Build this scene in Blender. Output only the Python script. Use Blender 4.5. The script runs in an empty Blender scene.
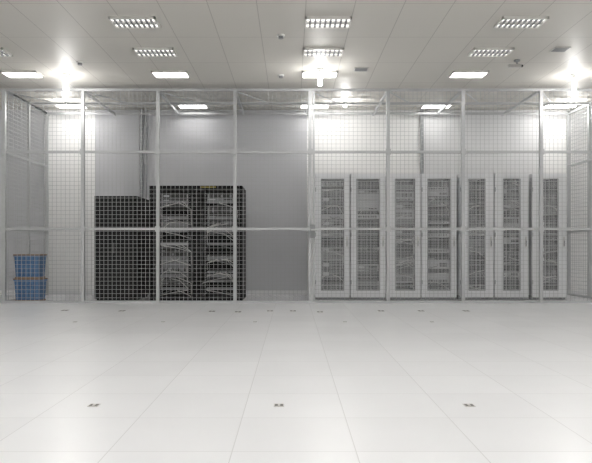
import bpy, random, math
from mathutils import Vector
random.seed(7)
scene=bpy.context.scene
F=620.0; HC=0.98; CX=292.0; CY=249.0
CEIL=3.97; YF=11.25; YB=13.35
def wx(px,Y): return (px-CX)*Y/F
def wz(py,Y): return HC+(CY-py)*Y/F

# ---------- materials ----------
def mat(name,col,rough=0.5,metal=0.0,emit=0.0,ecol=None,spec=0.5):
    m=bpy.data.materials.new(name); m.use_nodes=True
    b=m.node_tree.nodes['Principled BSDF']
    b.inputs['Base Color'].default_value=(*col,1)
    b.inputs['Roughness'].default_value=rough
    b.inputs['Metallic'].default_value=metal
    b.inputs['Specular IOR Level'].default_value=spec
    if emit>0:
        b.inputs['Emission Color'].default_value=(*(ecol or col),1)
        b.inputs['Emission Strength'].default_value=emit
    return m
def noisy(m,scale,amt,stretch=(1,1,1)):
    nt=m.node_tree; b=nt.nodes['Principled BSDF']
    col=b.inputs['Base Color'].default_value[:]
    tc=nt.nodes.new('ShaderNodeTexCoord'); mp=nt.nodes.new('ShaderNodeMapping')
    mp.inputs['Scale'].default_value=stretch
    n=nt.nodes.new('ShaderNodeTexNoise'); n.inputs['Scale'].default_value=scale; n.inputs['Detail'].default_value=4
    mx=nt.nodes.new('ShaderNodeMix'); mx.data_type='RGBA'
    mx.inputs[6].default_value=tuple(c*(1-amt) for c in col[:3])+(1,)
    mx.inputs[7].default_value=tuple(min(1,c*(1+amt)) for c in col[:3])+(1,)
    nt.links.new(tc.outputs['Object'],mp.inputs[0]); nt.links.new(mp.outputs[0],n.inputs['Vector'])
    nt.links.new(n.outputs['Fac'],mx.inputs[0]); nt.links.new(mx.outputs[2],b.inputs['Base Color'])
    return m
def math_node(nt,op,a,b=None):
    n=nt.nodes.new('ShaderNodeMath'); n.operation=op
    for i,v in enumerate((a,b)):
        if v is None: continue
        if isinstance(v,(int,float)): n.inputs[i].default_value=v
        else: nt.links.new(v,n.inputs[i])
    return n.outputs[0]
def tiled(name,base,line,sx,sy,ox,oy,w,rough,noise=0.03,spec=0.5,cellvar=0.02):
    m=mat(name,base,rough,spec=spec); nt=m.node_tree; b=nt.nodes['Principled BSDF']
    g=nt.nodes.new('ShaderNodeNewGeometry'); s=nt.nodes.new('ShaderNodeSeparateXYZ')
    nt.links.new(g.outputs['Position'],s.inputs[0])
    def edge(o,size,off):
        t=math_node(nt,'DIVIDE',math_node(nt,'SUBTRACT',o,off),size)
        fr=math_node(nt,'FRACT',math_node(nt,'ADD',t,1000.0))
        d=math_node(nt,'MINIMUM',fr,math_node(nt,'SUBTRACT',1.0,fr))
        return math_node(nt,'LESS_THAN',d,w/size), math_node(nt,'FLOOR',t)
    ex,fx=edge(s.outputs[0],sx,ox); ey,fy=edge(s.outputs[1],sy,oy)
    e=math_node(nt,'MAXIMUM',ex,ey)
    cb=nt.nodes.new('ShaderNodeCombineXYZ'); nt.links.new(fx,cb.inputs[0]); nt.links.new(fy,cb.inputs[1])
    wn=nt.nodes.new('ShaderNodeTexWhiteNoise'); nt.links.new(cb.outputs[0],wn.inputs['Vector'])
    nz=nt.nodes.new('ShaderNodeTexNoise'); nz.inputs['Scale'].default_value=1.7; nz.inputs['Detail'].default_value=6
    nt.links.new(g.outputs['Position'],nz.inputs['Vector'])
    v=math_node(nt,'ADD',math_node(nt,'MULTIPLY',wn.outputs['Value'],cellvar),math_node(nt,'MULTIPLY',nz.outputs['Fac'],noise))
    v=math_node(nt,'ADD',v,1.0-cellvar/2-noise/2)
    vm=nt.nodes.new('ShaderNodeVectorMath'); vm.operation='SCALE'; vm.inputs[0].default_value=base
    nt.links.new(v,vm.inputs['Scale'])
    mx=nt.nodes.new('ShaderNodeMix'); mx.data_type='RGBA'
    nt.links.new(e,mx.inputs[0]); nt.links.new(vm.outputs[0],mx.inputs[6]); mx.inputs[7].default_value=(*line,1)
    nt.links.new(mx.outputs[2],b.inputs['Base Color'])
    return m
M_floor=tiled('floor_laminate',(0.78,0.785,0.80),(0.60,0.60,0.605),0.6,0.6,-0.29,3.6,0.0026,0.28,noise=0.09,spec=0.5,cellvar=0.045)
M_ceil=tiled('ceiling_metal',(0.65,0.63,0.585),(0.44,0.42,0.39),0.6,1.2,0.17,0.35,0.005,0.5,noise=0.03)
M_wall=noisy(mat('wall_white',(0.87,0.87,0.865),0.6),0.8,0.02)
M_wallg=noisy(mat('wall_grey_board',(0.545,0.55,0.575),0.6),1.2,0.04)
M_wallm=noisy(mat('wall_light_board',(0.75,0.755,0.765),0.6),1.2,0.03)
M_galv=noisy(mat('galvanised_steel',(0.50,0.51,0.52),0.42,0.2),9,0.08)
M_wire=mat('mesh_wire',(0.50,0.51,0.515),0.45,0.1)
M_rackw=mat('rack_light_grey',(0.74,0.75,0.77),0.4)
M_rackw2=mat('rack_edge_grey',(0.30,0.31,0.32),0.5)
M_dark=mat('rack_interior',(0.035,0.036,0.04),0.6)
M_black=mat('rack_black',(0.009,0.009,0.010),0.6,spec=0.25)
M_blackm=mat('rack_black_mesh',(0.013,0.013,0.014),0.6,spec=0.25)
M_srv=[mat('srv_a',(0.08,0.08,0.085),0.5),mat('srv_b',(0.20,0.205,0.215),0.45),mat('srv_c',(0.44,0.45,0.465),0.45),mat('srv_d',(0.03,0.03,0.03),0.5)]
M_cabl=mat('cable_white',(0.55,0.55,0.54),0.6)
M_cabg=mat('cable_grey',(0.11,0.115,0.12),0.6)
M_yel=mat('label_yellow',(0.35,0.29,0.06),0.6)
M_blue=noisy(mat('crate_blue',(0.06,0.155,0.33),0.45),6,0.1)
M_blue2=mat('crate_blue_rib',(0.10,0.215,0.41),0.45)
M_brown=mat('crate_wood',(0.26,0.18,0.12),0.6)
M_white=mat('white_plastic',(0.8,0.8,0.78),0.4)
M_plug=mat('outlet_dark',(0.15,0.14,0.135),0.5)
M_outm=mat('outlet_frame',(0.60,0.59,0.57),0.4)
M_louv=mat('louvre_alu',(0.80,0.79,0.76),0.3,0.3)
WARM=(1,0.982,0.955)
M_lampdim=mat('lamp_diffuser',(0.9,0.9,0.85),0.5,emit=1.5,ecol=WARM)
M_lamphot=mat('lamp_tube_hot',(0.9,0.9,0.85),0.5,emit=11,ecol=WARM)
M_lampmain=mat('lamp_tube_main',(0.9,0.9,0.85),0.5,emit=37,ecol=WARM)
M_batten=mat('lamp_tube_bare',(1,1,1),.5,emit=30,ecol=WARM)

# ---------- mesh builder ----------
class MB:
    def __init__(s): s.v=[];s.f=[];s.m=[];s.mats=[]
    def mi(s,m):
        if m not in s.mats: s.mats.append(m)
        return s.mats.index(m)
    def box(s,x0,x1,y0,y1,z0,z1,m):
        b=len(s.v); k=s.mi(m)
        s.v+=[(x0,y0,z0),(x1,y0,z0),(x1,y1,z0),(x0,y1,z0),(x0,y0,z1),(x1,y0,z1),(x1,y1,z1),(x0,y1,z1)]
        for q in ((0,3,2,1),(4,5,6,7),(0,1,5,4),(1,2,6,5),(2,3,7,6),(3,0,4,7)):
            s.f.append(tuple(b+i for i in q)); s.m.append(k)
    def taper(s,x0,x1,y0,y1,z0,z1,t,m):
        b=len(s.v); k=s.mi(m)
        s.v+=[(x0+t,y0+t,z0),(x1-t,y0+t,z0),(x1-t,y1-t,z0),(x0+t,y1-t,z0),(x0,y0,z1),(x1,y0,z1),(x1,y1,z1),(x0,y1,z1)]
        for q in ((0,3,2,1),(4,5,6,7),(0,1,5,4),(1,2,6,5),(2,3,7,6),(3,0,4,7)):
            s.f.append(tuple(b+i for i in q)); s.m.append(k)
    def tube(s,pts,r,m,n=8):
        k=s.mi(m); pts=[Vector(p) for p in pts]; rings=[]
        for i,p in enumerate(pts):
            d=(pts[min(i+1,len(pts)-1)]-pts[max(i-1,0)]).normalized()
            up=Vector((0,0,1)) if abs(d.z)<0.9 else Vector((1,0,0))
            a=d.cross(up).normalized(); c=d.cross(a)
            b=len(s.v)
            for j in range(n):
                t=2*math.pi*j/n; s.v.append(tuple(p+a*r*math.cos(t)+c*r*math.sin(t)))
            rings.append(b)
        for i in range(len(rings)-1):
            for j in range(n):
                s.f.append((rings[i]+j,rings[i]+(j+1)%n,rings[i+1]+(j+1)%n,rings[i+1]+j)); s.m.append(k)
        s.f.append(tuple(rings[0]+j for j in range(n))); s.m.append(k)
        s.f.append(tuple(rings[-1]+j for j in reversed(range(n)))); s.m.append(k)
    def obj(s,name,parent=None,loc=None,bevel=0):
        me=bpy.data.meshes.new(name); me.from_pydata(s.v,[],s.f)
        for m in s.mats: me.materials.append(m)
        me.polygons.foreach_set('material_index',s.m); me.update()
        o=bpy.data.objects.new(name,me); scene.collection.objects.link(o)
        if parent: o.parent=parent
        if loc: o.location=loc
        return o
def empty(name,loc=(0,0,0)):
    o=bpy.data.objects.new(name,None); scene.collection.objects.link(o); o.location=loc; return o

# ---------- room ----------
XL,XR,YN=-9.0,9.0,-3.5
b=MB(); b.box(XL,XR,YN,YB,-0.1,0,M_floor); b.obj('floor')
b=MB(); b.box(XL,XR,YN,YB,CEIL,CEIL+0.1,M_ceil); b.obj('ceiling')
b=MB(); b.box(XL-.1,XL,YN,YB,-.1,CEIL+.1,M_wall); b.obj('wall_left')
b=MB(); b.box(XR,XR+.1,YN,YB,-.1,CEIL+.1,M_wall); b.obj('wall_right')
b=MB(); b.box(XL,XR,YN-.1,YN,-.1,CEIL+.1,M_wall); b.obj('wall_front')
b=MB(); b.box(XL,XR,YB,YB+.1,-.1,CEIL+.1,M_wall)
Yp=YB-0.03
def panel(p0,p1,m,z0=0.0,z1=CEIL-0.005):
    b.box(wx(p0,Yp),wx(p1,Yp),Yp,YB+0.01,z0,z1,m)
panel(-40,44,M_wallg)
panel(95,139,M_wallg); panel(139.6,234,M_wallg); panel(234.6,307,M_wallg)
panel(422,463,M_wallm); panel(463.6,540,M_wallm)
b.obj('wall_back')
b=MB(); b.box(XL,XR,YB-0.05,YB-0.03,0,0.09,M_wallm); b.obj('baseboard_back')

# ---------- ceiling lights ----------
def ceiling_light(X,Y,M):
    b=MB(); w,d=0.60,0.34; z=CEIL
    b.box(X-w/2,X+w/2,Y-d/2,Y-d/2+.02,z-.035,z,M_louv); b.box(X-w/2,X+w/2,Y+d/2-.02,Y+d/2,z-.035,z,M_louv)
    b.box(X-w/2,X-w/2+.02,Y-d/2,Y+d/2,z-.035,z,M_louv); b.box(X+w/2-.02,X+w/2,Y-d/2,Y+d/2,z-.035,z,M_louv)
    if M is M_lampdim:
        b.box(X-w/2+.02,X+w/2-.02,Y-.03,Y+.03,z-.036,z-.012,M_outm)
        for i in range(1,9):
            x=X-w/2+i*w/9
            b.box(x-.012,x+.012,Y-d/2+.02,Y+d/2-.02,z-.036,z-.014,M_rackw2)
    b.box(X-w/2+.02,X+w/2-.02,Y-d/2+.02,Y+d/2-.02,z-.012,z-.006,M)
    return b.obj('ceiling_light')
cols=[0.47+2.53*k for k in range(-3,4)]
for Y in (-1.6,0.8,3.2,5.6,8.13,9.36,10.55,12.9):
    for X in cols:
        if abs(X)>8.6: continue
        ceiling_light(X,Y, M_lamphot if Y>10 else (M_lampdim if Y>7 else M_lampmain))
# bare vertical pendant lamps
for px in (66,320,574):
    Y=10.62 if px!=320 else 10.3; xx=wx(px,Y); yy=Y
    b=MB()
    b.tube([(xx,yy,CEIL),(xx,yy,CEIL-.02)],.07,M_white,16)
    b.tube([(xx,yy,CEIL-.02),(xx,yy,CEIL-.07)],.03,M_white,12)
    for dx,dy in ((.022,0),(-.022,0),(0,.022),(0,-.022)):
        b.tube([(xx+dx,yy+dy,CEIL-.07),(xx+dx,yy+dy,CEIL-.27)],.014,M_batten,8)
    o=b.obj('pendant_lamp')
    l=bpy.data.lights.new('glow_lamp','POINT'); l.energy=12; l.color=WARM; l.shadow_soft_size=.05
    lo=bpy.data.objects.new('glow_lamp',l); scene.collection.objects.link(lo); lo.parent=o; lo.location=(xx,yy,CEIL-.42)
    Y=12.45; x2=wx(px,Y) if px!=320 else wx(345,Y)
    b=MB()
    b.tube([(x2,Y,CEIL),(x2,Y,CEIL-.02)],.07,M_white,16)
    b.tube([(x2,Y,CEIL-.02),(x2,Y,CEIL-.05)],.03,M_white,12)
    b.tube([(x2,Y,CEIL-.05),(x2,Y,CEIL-.14)],.03,M_batten,12)
    o=b.obj('pendant_lamp')
    l=bpy.data.lights.new('wall_lamp','POINT'); l.energy=16; l.color=WARM; l.shadow_soft_size=.05
    lo=bpy.data.objects.new('wall_lamp',l); scene.collection.objects.link(lo); lo.parent=o; lo.location=(x2,Y,CEIL-.28)

# ceiling small things
def atceil(px,py):
    Y=(CEIL-HC)*F/(CY-py); return wx(px,Y),Y
for px,py in ((281,35),(281,75),(80,62)):
    X,Y=atceil(px,py); b=MB()
    b.tube([(X,Y,CEIL),(X,Y,CEIL-.02)],.055,M_white,16); b.tube([(X,Y,CEIL-.02),(X,Y,CEIL-.05)],.035,M_rackw2,16)
    b.obj('smoke_detector')
for px,py in ((560,49),(361,69),):
    X,Y=atceil(px,py); b=MB()
    b.box(X-.12,X+.12,Y-.1,Y+.1,CEIL-.012,CEIL,M_outm)
    for i in range(5): b.box(X-.10,X+.10,Y-.085+i*.036,Y-.065+i*.036,CEIL-.018,CEIL-.010,M_rackw2)
    b.obj('ceiling_vent')
X,Y=atceil(517,60); b=MB()
b.tube([(X,Y,CEIL),(X,Y,CEIL-.02)],.05,M_rackw2,12)
b.tube([(X,Y,CEIL-.02),(X,Y,CEIL-.08)],.015,M_rackw2)
b.box(X-.14,X+.06,Y-.03,Y+.03,CEIL-.12,CEIL-.07,M_outm); b.box(X+.06,X+.09,Y-.02,Y+.02,CEIL-.11,CEIL-.08,M_dark)
b.obj('security_camera')

# ---------- cage ----------
cage=empty('wire_mesh_cage')
posts=[-73,4,83,158,235,310,388,463,541,617,693]
PX=[wx(p,YF) for p in posts]
ZT=wz(90,YF); ZR=[0.02,wz(229,YF),wz(152,YF),ZT]
b=MB()
for i,X in enumerate(PX):
    w=.03
    b.box(X-w,X+w,YF-.03,YF+.03,0,ZT+.02,M_galv)
    b.box(X-.07,X+.07,YF-.07,YF+.07,0,.012,M_galv)
    for z in ZR[1:3]:
        b.box(X-.045,X+.045,YF-.045,YF-.03,z-.05,z+.05,M_galv)
b.box(PX[5]+.045,PX[5]+.085,YF-.025,YF+.025,0,ZT,M_galv)
for z in ZR:
    h=.022
    b.box(PX[0],PX[-1],YF-.022,YF+.022,z-(0.02 if z<.1 else h),z+h,M_galv)
b.obj('front_posts_and_rails',cage)
b=MB(); r=.0026
for i in range(len(PX)-1):
    n=18
    for k in range(1,n):
        x=PX[i]+(PX[i+1]-PX[i])*k/n
        b.box(x-r,x+r,YF-r,YF+r,.02,ZT,M_wire)
nz=51
for k in range(1,nz):
    z=.02+(ZT-.02)*k/nz
    b.box(PX[0],PX[-1],YF-.008-r,YF-.008+r,z-r,z+r,M_wire)
b.obj('front_wire',cage)
b=MB(); r=.0026
XS=[PX[1],5.9]; YS=[12.3,13.22]
for X in XS:
    for Y in YS: b.box(X-.025,X+.025,Y-.025,Y+.025,0,ZT,M_galv)
    for z in ZR: b.box(X-.02,X+.02,YF,YS[-1],max(0,z-.02),z+.02,M_galv)
    n=21
    for k in range(1,n):
        y=YF+(YS[-1]-YF)*k/n; b.box(X-r,X+r,y-r,y+r,.02,ZT,M_wire)
    for k in range(1,nz):
        z=.02+(ZT-.02)*k/nz; b.box(X-r-.006,X+r-.006,YF,YS[-1],z-r,z+r,M_wire)
b.obj('side_fences',cage)
b=MB()
for X in PX[1:9]:
    b.box(X-.02,X+.02,YF,YB-.03,ZT-.025,ZT+.02,M_galv)
    b.tube([(X,YF,ZT-.02),(X+.55,YF+.9,ZT-.02)],.012,M_galv,6)
b.box(XS[0],XS[1],13.18,13.22,ZT-.02,ZT+.02,M_galv)
b.box(XS[0],XS[1],12.28,12.32,ZT-.02,ZT+.02,M_galv)
b.obj('roof_beams',cage)
b=MB(); X=PX[5]
b.box(X+.0,X+.09,YF-.06,YF-.03,1.18,1.42,M_rackw2); b.tube([(X+.02,YF-.08,1.32),(X+.13,YF-.08,1.32)],.012,M_galv)
b.box(X+.02,X+.04,YF-.085,YF-.055,1.31,1.33,M_galv)
b.obj('gate_lock',cage)

# conduits on back wall
for px,zb in ((141.5,.1),(422,2.5),(146,.1)):
    X=wx(px,13.27); b=MB(); b.tube([(X,13.27,zb),(X,13.27,CEIL)],.035 if px!=146 else .015,M_rackw2)
    for z in (.8,1.8,2.8,3.6):
        if z>zb: b.box(X-.04,X+.04,13.26,13.325,z,z+.03,M_galv)
    b.obj('wall_conduit')
# ---------- equipment ----------
def servers(b,x0,x1,y,z0,z1,dens,cables=True,pal=(0,1,2,3),depth=.55):
    z=z0
    while z<z1-.05:
        u=random.choice((1,1,2,2,3,4)); h=.0445*u
        if z+h>z1: break
        if random.random()<dens:
            m=M_srv[random.choice(pal)]
            b.box(x0,x1,y,y+depth,z+.003,z+h-.003,m)
            b.box(x0+.02,x0+.03,y-.02,y,z+.01,z+h-.01,M_galv); b.box(x1-.03,x1-.02,y-.02,y,z+.01,z+h-.01,M_galv)
            t=random.random()
            n=8
            if t<.5:
                for i in range(n):
                    xa=x0+.04+(x1-x0-.08)*i/n
                    b.box(xa,xa+(x1-x0)*.075,y-.006,y,z+h*.25,z+h*.75,M_srv[random.choice((0,1,3))])
            elif t<.75:
                b.box(x0+.05,x0+.16,y-.005,y,z+h*.3,z+h*.7,M_srv[2]); b.box(x1-.2,x1-.05,y-.005,y,z+h*.3,z+h*.7,M_srv[3])
            if cables and random.random()<.45:
                for c in range(random.randint(2,5)):
                    xa=random.uniform(x0+.04,x1-.04); side=random.choice((x0+.01,x1-.01))
                    dz=random.uniform(.08,.35)
                    b.tube([(xa,y-.005,z+h/2),(xa,y-.04,z+h/2-.02),((xa+side)/2,y-.05,z+h/2-.05),(side,y-.04,max(z0,z+h/2-dz*.6)),(side,y-.03,max(z0,z-dz))],.0055,random.choice((M_cabl,M_cabg,M_cabl)),5)
        z+=h

def white_rack(p0,p1,narrow,dens,pal):
    Y=11.95; X0=wx(p0,Y)+.004; X1=wx(p1,Y)-.004; W=X1-X0; H=wz(173.5,Y); D=1.0
    b=MB()
    b.box(0,W,.06,D-.02,0,.08,M_rackw2)
    b.box(0,.03,.03,D,.08,H,M_rackw); b.box(W-.03,W,.03,D,.08,H,M_rackw)
    b.box(.03,W-.03,D-.03,D,.08,H,M_dark); b.box(.03,W-.03,.03,D,H-.03,H,M_rackw); b.box(.03,W-.03,.03,D,.08,.11,M_rackw)
    b.box(.03,.032,.04,D-.03,.11,H-.03,M_dark); b.box(W-.032,W-.03,.04,D-.03,.11,H-.03,M_dark)
    b.box(.06,.11,.16,.20,.11,H-.03,M_rackw2); b.box(W-.11,W-.06,.16,.20,.11,H-.03,M_rackw2)
    servers(b,.11,W-.11,.10,.14,H-.08,dens,True,pal)
    s=.11 if not narrow else .16
    t=.10; bt=.13
    b.box(.004,s,0,.03,.05,H-.004,M_rackw); b.box(W-s,W-.004,0,.03,.05,H-.004,M_rackw)
    b.box(s,W-s,0,.03,H-t,H-.004,M_rackw); b.box(s,W-s,0,.03,.05,.05+bt,M_rackw)
    for xa in (s,W-s-.012): b.box(xa,xa+.012,-.004,.0,.05+bt,H-t,M_rackw2)
    b.box(s,W-s,-.004,0,.05+bt,.05+bt+.012,M_rackw2); b.box(s,W-s,-.004,0,H-t-.012,H-t,M_rackw2)
    x=s+.02
    while x<W-s:
        b.box(x-.0025,x+.0025,.012,.016,.05+bt,H-t,M_rackw); x+=.028
    z=.05+bt+.03
    while z<H-t:
        b.box(s,W-s,.010,.014,z-.002,z+.002,M_rackw); z+=.03
    b.box(s,W-s,.014,.024,H*.52,H*.52+.02,M_rackw2)
    b.box(W-.065,W-.045,-.02,0,1.02,1.22,M_outm); b.box(W-.062,W-.050,-.035,-.02,1.04,1.14,M_rackw2)
    for z in (.3,H-.35,H*.5): b.box(.0,.014,-.01,0,z,z+.08,M_rackw2)
    for xa in (.05,W-.09):
        b.box(xa,xa+.04,.02,.06,0,.05,M_rackw2)
    b.obj('server_rack',loc=(X0,Y,0))
G=(0,1,1,2); Dk=(0,0,3,1); L=(1,2,2,0)
white_rack(315,350,False,.75,G); white_rack(350.5,386,False,.7,G)
white_rack(389,421,False,.8,L); white_rack(421.5,457,False,.7,L)
white_rack(460,494,True,.6,Dk); white_rack(494.5,529,True,.65,G); white_rack(532,567,True,.6,Dk)

# black open double rack
Y=11.7; X0=wx(149,Y); X1=wx(242,Y); W=X1-X0; H=wz(185.5,Y); D=1.0
b=MB()
b.box(0,W,D-.03,D,.03,H,M_black); b.box(0,.03,0,D,0,H,M_black); b.box(W-.03,W,0,D,0,H,M_black)
b.box(0,W,0,D,H-.05,H,M_black); b.box(0,W,0,D,0,.08,M_black)
mid=W*.5; b.box(mid-.03,mid+.03,0,D,.08,H-.05,M_black)
for (a,c) in ((.03,mid-.03),(mid+.03,W-.03)):
    rx0=a+.17; rx1=c-.12
    for xx in (rx0-.05,rx1): b.box(xx,xx+.05,.10,.14,.08,H-.05,M_black)
    z=.12
    while z<H-.1:
        b.box(rx0-.03,rx0-.02,.095,.10,z,z+.012,M_srv[1]); b.box(rx1+.02,rx1+.03,.095,.10,z,z+.012,M_srv[1]); z+=.0445
    servers(b,rx0,rx1,.12,.12,H-.12,.70,True,(0,3,0,3,1))
    for zz in (1.85,1.55,1.30,1.05,.78,.45,.2):
        b.box(rx0,rx1,.085,.12,zz,zz+.05,M_srv[random.choice((1,1,2))])
        for c2 in range(4):
            xa=random.uniform(rx0,rx1); side=random.choice((rx0-.08,rx1+.06))
            b.tube([(xa,.08,zz+.03),(xa,.04,zz),((xa+side)/2,.03,zz-.05),(side,.05,zz-.12),(side,.07,max(.1,zz-random.uniform(.2,.5)))],.006,random.choice((M_cabl,M_cabg,M_cabg,M_cabg)),5)
for xx in (.05,mid+.04,W-.09):
    for k in range(24): b.box(xx,xx+.05,.02,.06,.1+k*.085,.1+k*.085+.02,M_blackm)
b.box(W*.55,W*.72,-.006,0,H-.04,H-.02,M_yel)
b.obj('open_server_rack',loc=(X0,Y,0))
# closed black cabinet
Y=11.8; X0=wx(94.5,Y); X1=wx(137,Y); W=X1-X0; H=wz(196,Y)
b=MB()
b.box(0,W,.03,1.0,.04,H,M_black); b.box(.02,W-.02,.06,.95,0,.04,M_black)
b.box(0,.05,0,.03,.03,H,M_black); b.box(W-.05,W,0,.03,.03,H,M_black); b.box(0,W,0,.03,H-.06,H,M_black); b.box(0,W,0,.03,.03,.1,M_black)
b.box(W/2-.015,W/2+.015,0,.03,.1,H-.06,M_black)
b.box(.05,W/2-.015,.014,.03,.1,H-.06,M_blackm); b.box(W/2+.015,W-.05,.014,.03,.1,H-.06,M_blackm)
b.box(W/2-.05,W/2-.025,-.02,0,.9,1.1,M_srv[0])
b.obj('server_cabinet',loc=(X0,Y,0))

# blue crates
def crate(px0,px1,Y,z0,h):
    x0=wx(px0,Y); x1=wx(px1,Y); W=x1-x0; D=.32
    b=MB(); b.box(.02,W-.02,.02,D-.02,0,.03,M_brown)
    b.taper(.01,W-.01,.01,D-.01,.03,h-.05,.02,M_blue)
    b.box(0,W,0,D,h-.05,h-.02,M_blue2); b.box(-.006,W+.006,-.006,D+.006,h-.024,h,M_brown)
    for k in range(5):
        xx=.05+k*(W-.14)/4; b.box(xx,xx+.04,.004,.02,.05,h-.05,M_blue2)
    b.box(.04,W-.04,.002,.02,h*.45,h*.45+.02,M_blue2)
    b.box(W/2-.09,W/2+.09,-.004,.01,h*.62,h*.78,M_blue)
    b.obj('storage_crate',loc=(x0,Y,z0))
crate(13.5,40.5,11.55,0,.43); crate(13.5,40,11.55,.43,.45)

# floor outlets
def outlet(px,py,w,d):
    Y=HC*F/(py-CY); X=wx(px,Y); b=MB()
    b.box(X-w/2,X+w/2,Y-d/2,Y+d/2,0,.003,M_outm)
    b.box(X-w/2+.006,X+w/2-.006,Y-d/2+.008,Y+d/2-.008,.002,.004,M_plug)
    b.box(X-.008,X+.008,Y-d/2+.012,Y+d/2-.012,.004,.005,M_outm)
    b.obj('floor_outlet')
for px in (94,279,469): outlet(px,405.5,.064,.065)
for px,py in ((122,311),(212,311.5),(238,312),(270,311),(293,311),(320,312),(381,311),(421,311),(466,311),(65,310.5)):
    outlet(px,py,.10,.15)
for px,py in ((75,322),(163,322),(255,322),(345,322),(432,322)): outlet(px,py,.05,.07)

# camera
cam=bpy.data.cameras.new('camera'); co=bpy.data.objects.new('camera',cam); scene.collection.objects.link(co)
co.location=(0,0,HC); co.rotation_euler=(math.pi/2,0,0)
cam.sensor_width=36; cam.lens=36*F/592; cam.shift_x=4/592; cam.shift_y=17.5/592
scene.camera=co
w=bpy.data.worlds.new('world'); scene.world=w; w.use_nodes=True
w.node_tree.nodes['Background'].inputs[0].default_value=(.8,.8,.8,1); w.node_tree.nodes['Background'].inputs[1].default_value=.3
scene.view_settings.view_transform='Standard'
